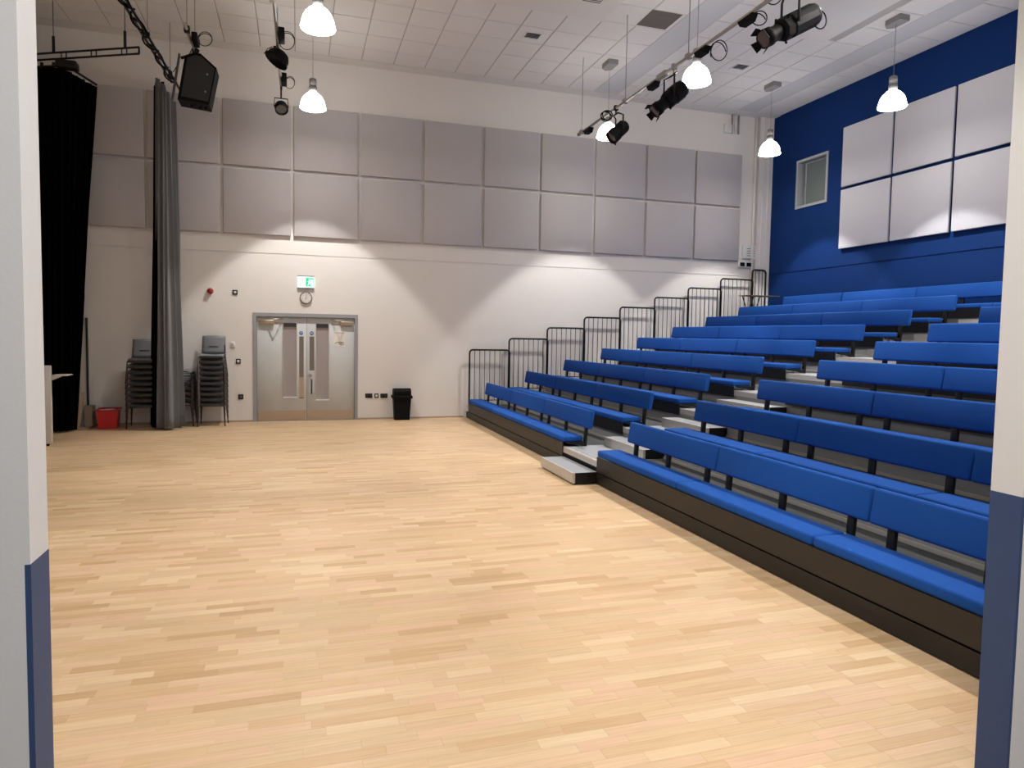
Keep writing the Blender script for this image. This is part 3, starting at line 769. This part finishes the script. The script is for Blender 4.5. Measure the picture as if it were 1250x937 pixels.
for k in range(3):
    q = tag(MB().rbox(-0.05, 0.05, -0.035, 0.035, 0, 0.03, 0.008).build('folded_paper', paper, None, (-3.24-0.08+0.08*k, 13.42+0.03*(k % 2), 0.302+0.004*k), (0.1*(k-2), 0.08*k, k*0.7)),
            'crumpled white paper in the red crate, %s of three' % ('leftmost','middle one','rightmost')[k], 'paper', 'papers in the red crate')
MB().box(-0.12, 0.12, -0.16, 0.16, 0.01, 0.30).build('filling', lip_dark, t)

# ------------------------------------------------------------------ curtains
def curtain_mesh(bot, top, ztop0, ztop1, pleats, amp_b, amp_t, nz=26, nu=160, zb=0.03, seed=1, bulge=0.0):
    rnd = random.Random(seed); ph_ = [rnd.uniform(0, 2*PI) for _ in range(4)]
    def poly(pts, u):
        n = len(pts)-1; k = min(int(u*n), n-1); f_ = u*n-k; a = Vector(pts[k]); b = Vector(pts[k+1])
        return a.lerp(b, f_), (b-a).normalized()
    vs = []; fs = []
    for iz in range(nz+1):
        s = iz/nz
        for iu in range(nu+1):
            u = iu/nu
            pb, tb = poly(bot, u); pt, tt = poly(top, u)
            p = pb.lerp(pt, s); td = tb.lerp(tt, s).normalized(); nrm = Vector((-td.y, td.x))
            amp = amp_b*(1-s)+amp_t*s
            w_ = math.sin(2*PI*pleats*u + 0.6*math.sin(3*s+ph_[0])) + 0.35*math.sin(2*PI*pleats*2.3*u + ph_[1] + 1.5*s) + 0.25*math.sin(2*PI*pleats*0.6*u+ph_[2])
            q = p + nrm*(amp*w_) + td*(amp*0.5*math.cos(2*PI*pleats*u+ph_[3]))
            zt = ztop0*(1-u) + ztop1*u
            z = zb + (zt-zb)*s + (0.01*math.sin(2*PI*pleats*u) if iz == nz else 0)
            vs.append((q.x, q.y, z))
    for iz in range(nz):
        for iu in range(nu):
            a = iz*(nu+1)+iu; fs.append((a, a+1, a+nu+2, a+nu+1))
    return vs, fs
t = thing('stage_curtain', 'tall grey curtain gathered in a bundle in front of the stacked chairs', 'curtain', (0, 0, 0))
vs, fs = curtain_mesh([(-2.40, 13.10), (-2.14, 12.86), (-1.98, 13.36)], [(-2.30, 12.95), (-2.15, 12.85), (-2.03, 13.10)], 6.03, 5.66, 4.2, 0.062, 0.028, seed=3)
o = MB().add(vs, fs, True).build('drape', curtain_grey, t, recalc=False)
sol = o.modifiers.new('s', 'SOLIDIFY'); sol.thickness = 0.006
vs, fs = curtain_mesh([(-2.55, 13.50), (-2.42, 13.10), (-2.30, 13.14)], [(-2.37, 13.2), (-2.33, 12.98), (-2.20, 13.0)], 5.90, 6.0, 5, 0.03, 0.015, seed=5)
o = MB().add(vs, fs, True).build('black_lining', curtain_black, t, recalc=False)
sol = o.modifiers.new('s', 'SOLIDIFY'); sol.thickness = 0.006
t = thing('stage_curtain', 'wide black curtain hanging from the ladder truss at the left edge', 'curtain', (0, 0, 0))
vs, fs = curtain_mesh([(-5.2, 13.3), (-4.2, 12.85), (-3.78, 12.95), (-3.68, 13.15)], [(-5.2, 13.4), (-4.1, 12.93), (-3.62, 12.75), (-3.33, 13.45)], 5.98, 5.92, 15, 0.045, 0.03, nu=260, seed=8)
o = MB().add(vs, fs, True).build('drape', curtain_black, t, recalc=False)
sol = o.modifiers.new('s', 'SOLIDIFY'); sol.thickness = 0.008
for k in range(8):
    u = k/7; MB().rbox(-0.02, 0.02, -0.02, 0.02, 0, 0.10, 0.004, 1).build('track_runner', black_metal, t, (-4.9+1.3*u, 13.27-0.5*u, 5.95))

# ------------------------------------------------------------------ trusses and bars
ZB = 6.1
def rods(t, pts, r=0.0055, z0=0.02):
    for (x, y) in pts:
        MB().tube([(x, y, z0), (x, y, H-ZBB)], r, 5).build('suspension_rod', black_metal if r > 0.005 else galv, t)
# ladder truss carrying the black curtain (runs obliquely)
ZBB = ZB
t = thing('ladder_truss', 'short black ladder truss at the top left carrying the black curtain', 'truss', (0, 0, ZB))
A = Vector((-5.3, 13.62, 0)); B = Vector((-2.40, 12.13, 0)); dv = (B-A); L_ = dv.length; dn = dv.normalized()
hh = 0.10
MB().tube([A+Vector((0,0,hh)), B+Vector((0,0,hh)), B+Vector((0,0,0.02))], 0.016, 6).build('chord', black_metal, t)
MB().tube([A, B+Vector((0,0,0.0))], 0.016, 6).build('chord', black_metal, t)
k = 0.2
while k < L_:
    p = A+dn*k; MB().tube([p, p+Vector((0,0,hh))], 0.010, 5).build('rung', black_metal, t)
    p = p+dn*0.09; MB().tube([p, p+Vector((0,0,hh))], 0.010, 5).build('rung', black_metal, t)
    k += 0.55
MB().tube([B, B+Vector((0,0,hh))], 0.014, 5).build('rung', black_metal, t)
for kx in (-3.78, -2.62):
    s_ = (kx-A.x)/dv.x; p = A+dv*s_
    MB().tube([p+Vector((0,0,hh)), p+Vector((0,0,hh+0.26))], 0.022, 6).build('hanger_clamp', black_metal, t)
    MB().tube([p+Vector((0,0,hh+0.2)), (p.x, p.y, H-ZB)], 0.006, 5).build('suspension_rod', black_metal, t)
MB().rbox(-3.72, -3.42, 12.66, 12.86, -0.16, -0.04, 0.02).build('track_motor', black_metal, t)
MB().tube([(-5.2, 13.52, -0.12), (-3.66, 12.76, -0.12), (-3.55, 12.8, -0.12), (-3.33, 13.45, -0.14)], 0.02, 6).build('curtain_track', black_metal, t)

# long truss wrapped in cable above the grey curtain
t = thing('ladder_truss', 'long cable-wrapped black truss running towards the grey curtain', 'truss', (0, 0, ZB))
xt = -2.20
def XT(y): return -2.20 + 0.035*(y-10.3)
MB().tube([(XT(2.2)-0.05, 2.2, 0.03), (XT(13.4)-0.05, 13.4, 0.03)], 0.022, 6).build('chord', black_metal, t)
MB().tube([(XT(2.2)+0.05, 2.2, -0.03), (XT(13.6)+0.05, 13.6, -0.03)], 0.022, 6).build('chord', black_metal, t)
y = 2.3; sgn = 1
rung = MB().tube([(-0.05, 0, 0.03), (0.05, 0.0, -0.03)], 0.018, 5).mesh('rung', black_metal)
while y < 13.4: link('rung', rung, t, (XT(y), y, 0)); y += 0.45
pts = []; y = 2.2
while y < 13.5:
    a = y*9.0; rw = 0.06+0.012*math.sin(y*5); pts.append((XT(y)+rw*math.cos(a), y, -0.01+0.045*math.sin(a))); y += 0.07
MB().tube(pts, 0.014, 5).build('wrapped_cable', plastic_black, t)
pts = []; y = 8.0
while y < 13.45:
    pts.append((XT(y)+0.07+0.01*math.sin(y*7), y, -0.03-0.03*abs(math.sin(y*2.6)))); y += 0.1
MB().tube(pts, 0.012, 5).build('wrapped_cable', plastic_black, t)
for yy in (4.0, 7.8, 11.5, 13.05):
    MB().tube([(XT(yy), yy, 0.02), (XT(yy), yy, H-ZB)], 0.006, 5).build('suspension_rod', fitting_grey, t)
    MB().rbox(XT(yy)-0.03, XT(yy)+0.03, yy-0.03, yy+0.03, 0.02, 0.10, 0.005).build('hanger_clamp', black_metal, t)

# short bar and loudspeaker
t = thing('lighting_bar', 'short metal bar holding the black loudspeaker', 'bar', (0, 0, ZB))
MB().tube([(-1.545, 10.75, 0), (-1.53, 12.0, 0)], 0.024, 8).build('tube', galv, t)
for yy in (10.95, 11.75):
    MB().tube([(-1.54, yy, 0), (-1.54, yy, H-ZB)], 0.006, 5).build('suspension_rod', fitting_grey, t)
    MB().rbox(-1.58, -1.50, yy-0.04, yy+0.04, -0.04, 0.05, 0.008).build('hanger_clamp', black_metal, t)
MB().rbox(-1.50, -1.42, 11.05, 11.35, -0.09, 0.03, 0.01).build('socket_box', plastic_black, t)
def loop(cx_, cy_, cz_, rx, rz_, r=0.006, tilt=0.3, turns=1.6, n=26):
    pts = []
    for k in range(n+1):
        a = turns*2*PI*k/n; pts.append((cx_+rx*math.cos(a), cy_+0.05*math.sin(a*0.7)+tilt*0.1*k/n, cz_+rz_*math.sin(a)))
    return MB().tube(pts, r, 5)
loop(-1.33, 11.2, 0.0, 0.10, 0.10).build('cable_loop', plastic_black, t)
t = thing('loudspeaker', 'black wedge-sided loudspeaker hanging beside the grey curtain top', 'loudspeaker', (-1.47, 11.6, 5.6))
out = [(-0.28,-0.35),(-0.17,0.31),(-0.04,0.37),(0.05,0.365),(0.27,0.18),(0.16,-0.39)]
MB().prism(out, 'y', -0.17, 0.19).build('cabinet', plastic_black, t)
m = MB(); m.prism([(x*0.86+0.01, z*0.88) for x, z in out], 'y', -0.182, -0.17); m.build('front_grille', mat('speaker_grille', '1B1B1D', 0.6, noise=0.3, nscale=200, bump=0.6, bscale=600), t)
for p in ((0.14, 0.06), (0.11, -0.20)): MB().lathe([(0,0.012),(0.012,0.012),(0.014,0.0)], (p[0], -0.182, p[1]), (0,-1,0), 12).build('fixing', fitting_grey, t)
m = MB(); m.box(-0.335, -0.315, -0.04, 0.04, -0.36, 0.33, Matrix.Rotation(math.radians(9), 4, 'Y')); m.build('bracket', mat('bracket_grey', '4a4744', 0.5), t)
m = MB(); m.tube([(-0.25, 0, 0.32), (-0.04, 0, 0.42), (-0.04, 0, 0.50)], 0.022, 6); m.tube([(-0.20, 0.02, 0.26), (-0.09, 0.02, 0.50)], 0.008, 5); m.tube([(-0.04, 0, 0.36), (0.0, 0, 0.47), (-0.07, 0, 0.51)], 0.018, 6); m.build('hanging_yoke', black_metal, t)
MB().tube([(-0.28, 0, 0.25), (-0.36, 0, 0.10), (-0.40, 0, 0.14), (-0.44, 0.02, 0.02), (-0.50, 0.05, 0.08)], 0.007, 5).build('cable', plastic_black, t)
for x in (-0.10, 0.02, 0.10): MB().lathe([(0,-0.015),(0.02,-0.015),(0.02,0.01)], (x, 0, -0.375-0.02*(x > 0)), (0,0,1), 10).build('rubber_foot', plastic_black, t)

# bar above the door with two fixtures
t = thing('lighting_bar', 'metal lighting bar running towards the wall above the double door', 'bar', (0, 0, ZB))
MB().tube([(-0.33, 2.2, 0), (-0.29, 13.0, 0)], 0.024, 8).build('tube', galv, t)
for yy in (3.0, 6.2, 9.6, 11.9):
    MB().tube([(-0.32, yy, 0), (-0.32, yy, H-ZB)], 0.006, 5).build('suspension_rod', fitting_grey, t)
    MB().rbox(-0.36, -0.28, yy-0.04, yy+0.04, -0.03, 0.04, 0.008).build('hanger_clamp', galv, t)
for yy in (10.65, 12.45): MB().rbox(-0.28, -0.19, yy-0.12, yy+0.12, -0.10, 0.06, 0.01).build('socket_box', plastic_black, t)
loop(-0.16, 10.8, -0.02, 0.11, 0.13, 0.006).build('cable_loop', plastic_black, t)
loop(-0.14, 12.5, -0.04, 0.08, 0.10, 0.006).build('cable_loop', plastic_black, t)
t = thing('flood_light', 'black half-round flood light on the bar above the door', 'stage light', (-0.33, 11.25, 6.02))
ax = Vector((-0.35, -0.25, -0.9)).normalized()
MB().lathe([(0.0,-0.15),(0.06,-0.145),(0.13,-0.11),(0.165,-0.05),(0.17,0.0),(0.185,0.02),(0.185,0.04),(0.165,0.04),(0.15,0.02),(0.0,0.0)], (0.02, 0, -0.06), Vector((-0.45, -0.1, -0.75)), 22).build('body', plastic_black, t)
m = MB(); m.tube([(-0.11,0,-0.08),(-0.09,0,0.04),(0.0,0,0.10),(0.11,0,0.04),(0.12,0,-0.05)], 0.012, 6); m.build('yoke', black_metal, t)
MB().rbox(-0.035, 0.035, -0.03, 0.03, -0.02, 0.13, 0.008).build('clamp', black_metal, t)
MB().tube([(-0.17,0,0.0),(-0.12,0,0.08),(-0.05,0,0.12)], 0.006, 5).build('cable', plastic_black, t)
t = thing('par_can', 'small black round spotlight at the far end of the bar above the door', 'stage light', (-0.29, 12.8, 5.72))
MB().lathe([(0.0,-0.10),(0.05,-0.10),(0.10,-0.05),(0.115,0.0),(0.115,0.075),(0.10,0.075),(0.095,0.04)], (0,0,0), Vector((0.12, -0.55, -0.75)), 22).build('body', plastic_black, t)
MB().lathe([(0.0,0.05),(0.096,0.05)], (0,0,0), Vector((0.12, -0.55, -0.75)), 22).build('lens', mat('par_lens', '4A4646', 0.3), t)
m = MB(); m.tube([(-0.12,0,0.0),(-0.11,0,0.15),(0.11,0,0.15),(0.12,0,0.0)], 0.010, 6); m.tube([(0,0,0.15),(0,0,0.36)], 0.016, 6); m.build('yoke', black_metal, t)

# long bar on the right
ZBB = 5.63
t = thing('lighting_bar', 'long metal lighting bar with stage lights in the upper right', 'bar', (0, 0, ZBB))
XB = 5.15
MB().tube([(XB-0.005, 2.2, 0), (XB, 12.2, 0)], 0.025, 10).build('tube', galv, t)
MB().lathe([(0.03, 0), (0.034, 0.01), (0.034, 0.06), (0.02, 0.07)], (XB, 12.14, 0), (0, 1, 0), 10).build('end_cap', fitting_grey, t)
for yy in (3.2, 5.6, 8.38, 10.26, 12.05):
    MB().tube([(XB, yy, 0), (XB, yy, H-ZBB)], 0.0065, 6).build('suspension_rod', fitting_grey, t)
    MB().rbox(XB-0.04, XB+0.04, yy-0.04, yy+0.04, -0.03, 0.045, 0.008).build('hanger_clamp', galv, t)
for yy in (11.75, 9.35, 8.05, 7.1):
    m = MB(); m.prism([(yy-0.14, -0.025), (yy+0.14, -0.025), (yy+0.09, -0.10), (yy-0.09, -0.10)], 'x', XB-0.04, XB+0.05); m.build('socket_box', plastic_black, t)
MB().rbox(XB-0.035, XB+0.035, 8.95, 9.2, -0.04, 0.04, 0.01).build('bar_coupler', galv, t)
loop(XB+0.20, 7.95, -0.05, 0.10, 0.13, 0.007).build('cable_loop', plastic_black, t)
loop(XB+0.10, 7.0, -0.06, 0.08, 0.08, 0.007).build('cable_loop', plastic_black, t)
loop(XB-0.10, 10.75, -0.09, 0.09, 0.08, 0.009, turns=3, n=40).build('cable_loop', plastic_black, t)
loop(XB+0.06, 6.7, 0.03, 0.07, 0.07, 0.007).build('cable_loop', plastic_black, t)

def profile_light(name, label, lens, rear, top, cable=True, arms=True, fres=False):
    lens = Vector(lens); rear = Vector(rear); c = (lens+rear)/2
    t = thing(name, label, 'stage light', c)
    a = (rear-lens); L_ = a.length; a.normalize(); o = lens-c
    if fres:
        MB().lathe([(0.0,0.03),(0.10,0.03),(0.115,0.0),(0.125,0.0),(0.125,0.14),(0.10,0.15),(0.11,0.17),(0.115,0.20),(0.115,L_-0.05),(0.08,L_),(0.0,L_)], o, a, 8, False).build('body', plastic_black, t)
        MB().lathe([(0.0,0.028),(0.10,0.028)], o, a, 16).build('lens', lens_red, t)
        s_ = a.cross(Vector((0,0,1))).normalized()
        MB().tube([o+a*0.10-Vector((0,0,0.11)), o+a*0.12-Vector((0,0,0.19))], 0.012, 6).build('knob', plastic_black, t)
    else:
        MB().lathe([(0.0,0.05),(0.085,0.05),(0.10,0.04),(0.10,0.14),(0.085,0.15),(0.085,0.30),(0.075,0.30)], o, a, 18).build('lens_tube', plastic_black, t)
        MB().lathe([(0.0,0.045),(0.086,0.045)], o, a, 18).build('lens', lens_red, t)
        u = a.orthogonal().normalized(); v = a.cross(u)
        m = MB()
        for k in range(4):
            an = k*PI/2+0.4; d_ = u*math.cos(an)+v*math.sin(an); e_ = a.cross(d_)
            p = o + d_*0.09 + a*0.04
            m.add([p-e_*0.05, p+e_*0.05, p+e_*0.06-a*0.05+d_*0.03, p-e_*0.06-a*0.05+d_*0.03, p-e_*0.05+d_*0.006, p+e_*0.05+d_*0.006, p+e_*0.06-a*0.05+d_*0.036, p-e_*0.06-a*0.05+d_*0.036], [(0,1,2,3),(7,6,5,4),(0,4,5,1),(1,5,6,2),(2,6,7,3),(3,7,4,0)])
        m.build('barn_door', plastic_black, t)
        MB().lathe([(0.0,0.27),(0.10,0.27),(0.125,0.31),(0.125,0.40),(0.10,0.42)], o, a, 8, False).build('shutter_housing', plastic_black, t)
        MB().lathe([(0.09,0.38),(0.13,0.42),(0.13,L_-0.04),(0.11,L_),(0.0,L_)], o, a, 12, False).build('lamp_house', plastic_black, t)
        MB().lathe([(0.112,L_-0.002),(0.12,L_+0.006),(0.10,L_+0.012),(0.0,L_+0.012)], o, a, 14).build('rear_cap', mat('rear_cap_grey', '55555a', 0.3, metal=0.6), t)
        p = o+a*0.36
        for q0, q1, qr in ((p-Vector((0,0,0.10)), p-Vector((0,0,0.17))+a*0.03, 0.012), (p+v*0.10, p+v*0.17, 0.008), (o+a*0.22+Vector((0,0,0.08)), o+a*0.22+Vector((0,0,0.15)), 0.014)):
            MB().tube([q0, q1], qr, 6).build('shutter_knob', plastic_black, t)
    tp = Vector(top)-c; s_ = Vector((0, 1, 0)) if fres is False else Vector((0,1,0))
    s_ = a.cross(Vector((0,0,1))).normalized(); w_ = 0.14
    pv = o + a*(L_*0.55)
    m = MB(); yt = tp - Vector((0,0,0.10))
    m.tube([pv+s_*w_, Vector((pv.x, pv.y, yt.z-0.04))+s_*w_, Vector((yt.x, yt.y, yt.z))+s_*w_*0.6, Vector((yt.x, yt.y, yt.z))-s_*w_*0.6, Vector((pv.x, pv.y, yt.z-0.04))-s_*w_, pv-s_*w_], 0.014, 6)
    m.build('yoke', black_metal, t)
    m = MB(); m.tube([yt, tp], 0.014, 6); m.rbox(tp.x-0.035, tp.x+0.035, tp.y-0.03, tp.y+0.03, tp.z-0.04, tp.z+0.045, 0.008); m.build('clamp', galv if not fres else black_metal, t)
    if cable:
        r0 = o+a*L_; pts = []
        for k in range(22):
            an = k/21*2*PI*1.1; pts.append(r0 + Vector((0.09-0.09*math.cos(an), 0, -0.02-0.10*math.sin(an)*1.0 - 0.02)))
        MB().tube(pts, 0.008, 5).build('cable', plastic_black, t)
    return t
profile_light('profile_spotlight', 'large black profile spotlight nearest the camera, at the top edge', (4.78, 6.35, 4.98), (5.46, 6.35, 5.36), (5.15, 6.38, 5.63))
profile_light('profile_spotlight', 'black profile spotlight hanging midway along the long bar', (4.82, 8.75, 4.95), (5.29, 8.75, 5.35), (5.15, 8.75, 5.63), cable=False)
profile_light('fresnel_lantern', 'small black lantern in front of a glowing pendant at the far end of the bar', (5.07, 10.6, 5.12), (5.34, 10.6, 5.38), (5.15, 10.6, 5.63), cable=False, fres=True)

# ------------------------------------------------------------------ things at the left edge
t = thing('mobile_screen', 'pale upright board on castors at the left edge, with small side flap', 'screen', (-3.52, 11.5, 0))
MB().rbox(-0.75, 0.0, 0.0, 0.06, 0.035, 1.20, 0.004, 1).build('body', board_white, t)
m = MB(); m.rbox(0.002, 0.21, 0.02, 0.30, 1.045, 1.06, 0.003, 1); m.build('flap', board_white, t)
m = MB(); m.prism([(0.002, 1.045), (0.15, 1.045), (0.002, 0.975)], 'y', 0.02, 0.035); m.build('flap_bracket', board_white, t)
for p in ((-0.06, 0.03), (-0.7, 0.03)): MB().lathe([(0.0,-0.015),(0.018,-0.015),(0.018,0.015),(0.0,0.015)], (p[0], p[1], 0.018), (0,1,0), 12).build('castor', plastic_black, t)
t = thing('scenery_flat', 'white scenery flat on wooden foot behind the black curtain', 'flat', (-3.58, 13.2, 0))
MB().box(-0.30, -0.01, 0.36, 0.40, 0.03, 1.95).build('panel', board_white, t)
MB().box(-0.012, 0.004, 0.34, 0.42, 0.03, 1.95).build('edge_strip', black_metal, t)
m = MB(); m.prism([(-0.10, 0.03), (-0.05, 0.03), (0.035, 0.66), (-0.01, 0.66)], 'y', 0.0, 0.035); m.build('brace', wood_light, t)
MB().box(-0.12, 0.06, 0.0, 0.44, 0.0, 0.035).build('foot', wood_light, t)
MB().box(-0.02, 0.10, 0.20, 0.42, 0.035, 0.40).build('weight', mat('brown_board', '8A7A6A', 0.7), t)

# ------------------------------------------------------------------ pieces of pieces go one level deeper
SUB = {'lens': ('lens_tube', 'body'), 'barn_door': ('lens_tube',), 'rear_cap': ('lamp_house',), 'shutter_knob': ('shutter_housing',), 'front_grille': ('cabinet',), 'fixing': ('cabinet',),
       'rubber_foot': ('cabinet',), 'flap': ('lid',), 'hand_slot': ('backrest',), 'seat_lip': ('seat',), 'hour_marks': ('dial',), 'drawing': ('paper',),
       'heading': ('paper',), 'running_figure': ('green_field',), 'arrow': ('sign_face',), 'button': ('box',), 'socket_outlet': ('box', 'face_plate'), 'rocker': ('face_plate',), 'rim': ('body',), 'bracket': ('post',), 'rear_trim': ('front_panel',),
       'flap_bracket': ('flap',), 'foot': ('tread',), 'shadow_gap': ('plinth',), 'foot_strip': ('riser',), 'reflector': ('shade',)}
stem_ = lambda o: o.name.split('.')[0]
tops = [o for o in C.objects if o.parent is None and o.get('label')]
by = {}
for o in C.objects:
    if o.parent: by.setdefault(o.parent, []).append(o)
for t in tops:
    ch = by.get(t, []); used = {}
    for c in ch:
        for want in SUB.get(stem_(c), ()):
            ps = [p for p in ch if stem_(p) == want]
            if ps:
                if stem_(c) == 'bracket': p = min(ps, key=lambda q: abs(q.location.y - c.location.y))
                else: p = ps[0]
                c.parent = p; c.matrix_parent_inverse = p.matrix_basis.inverted(); break
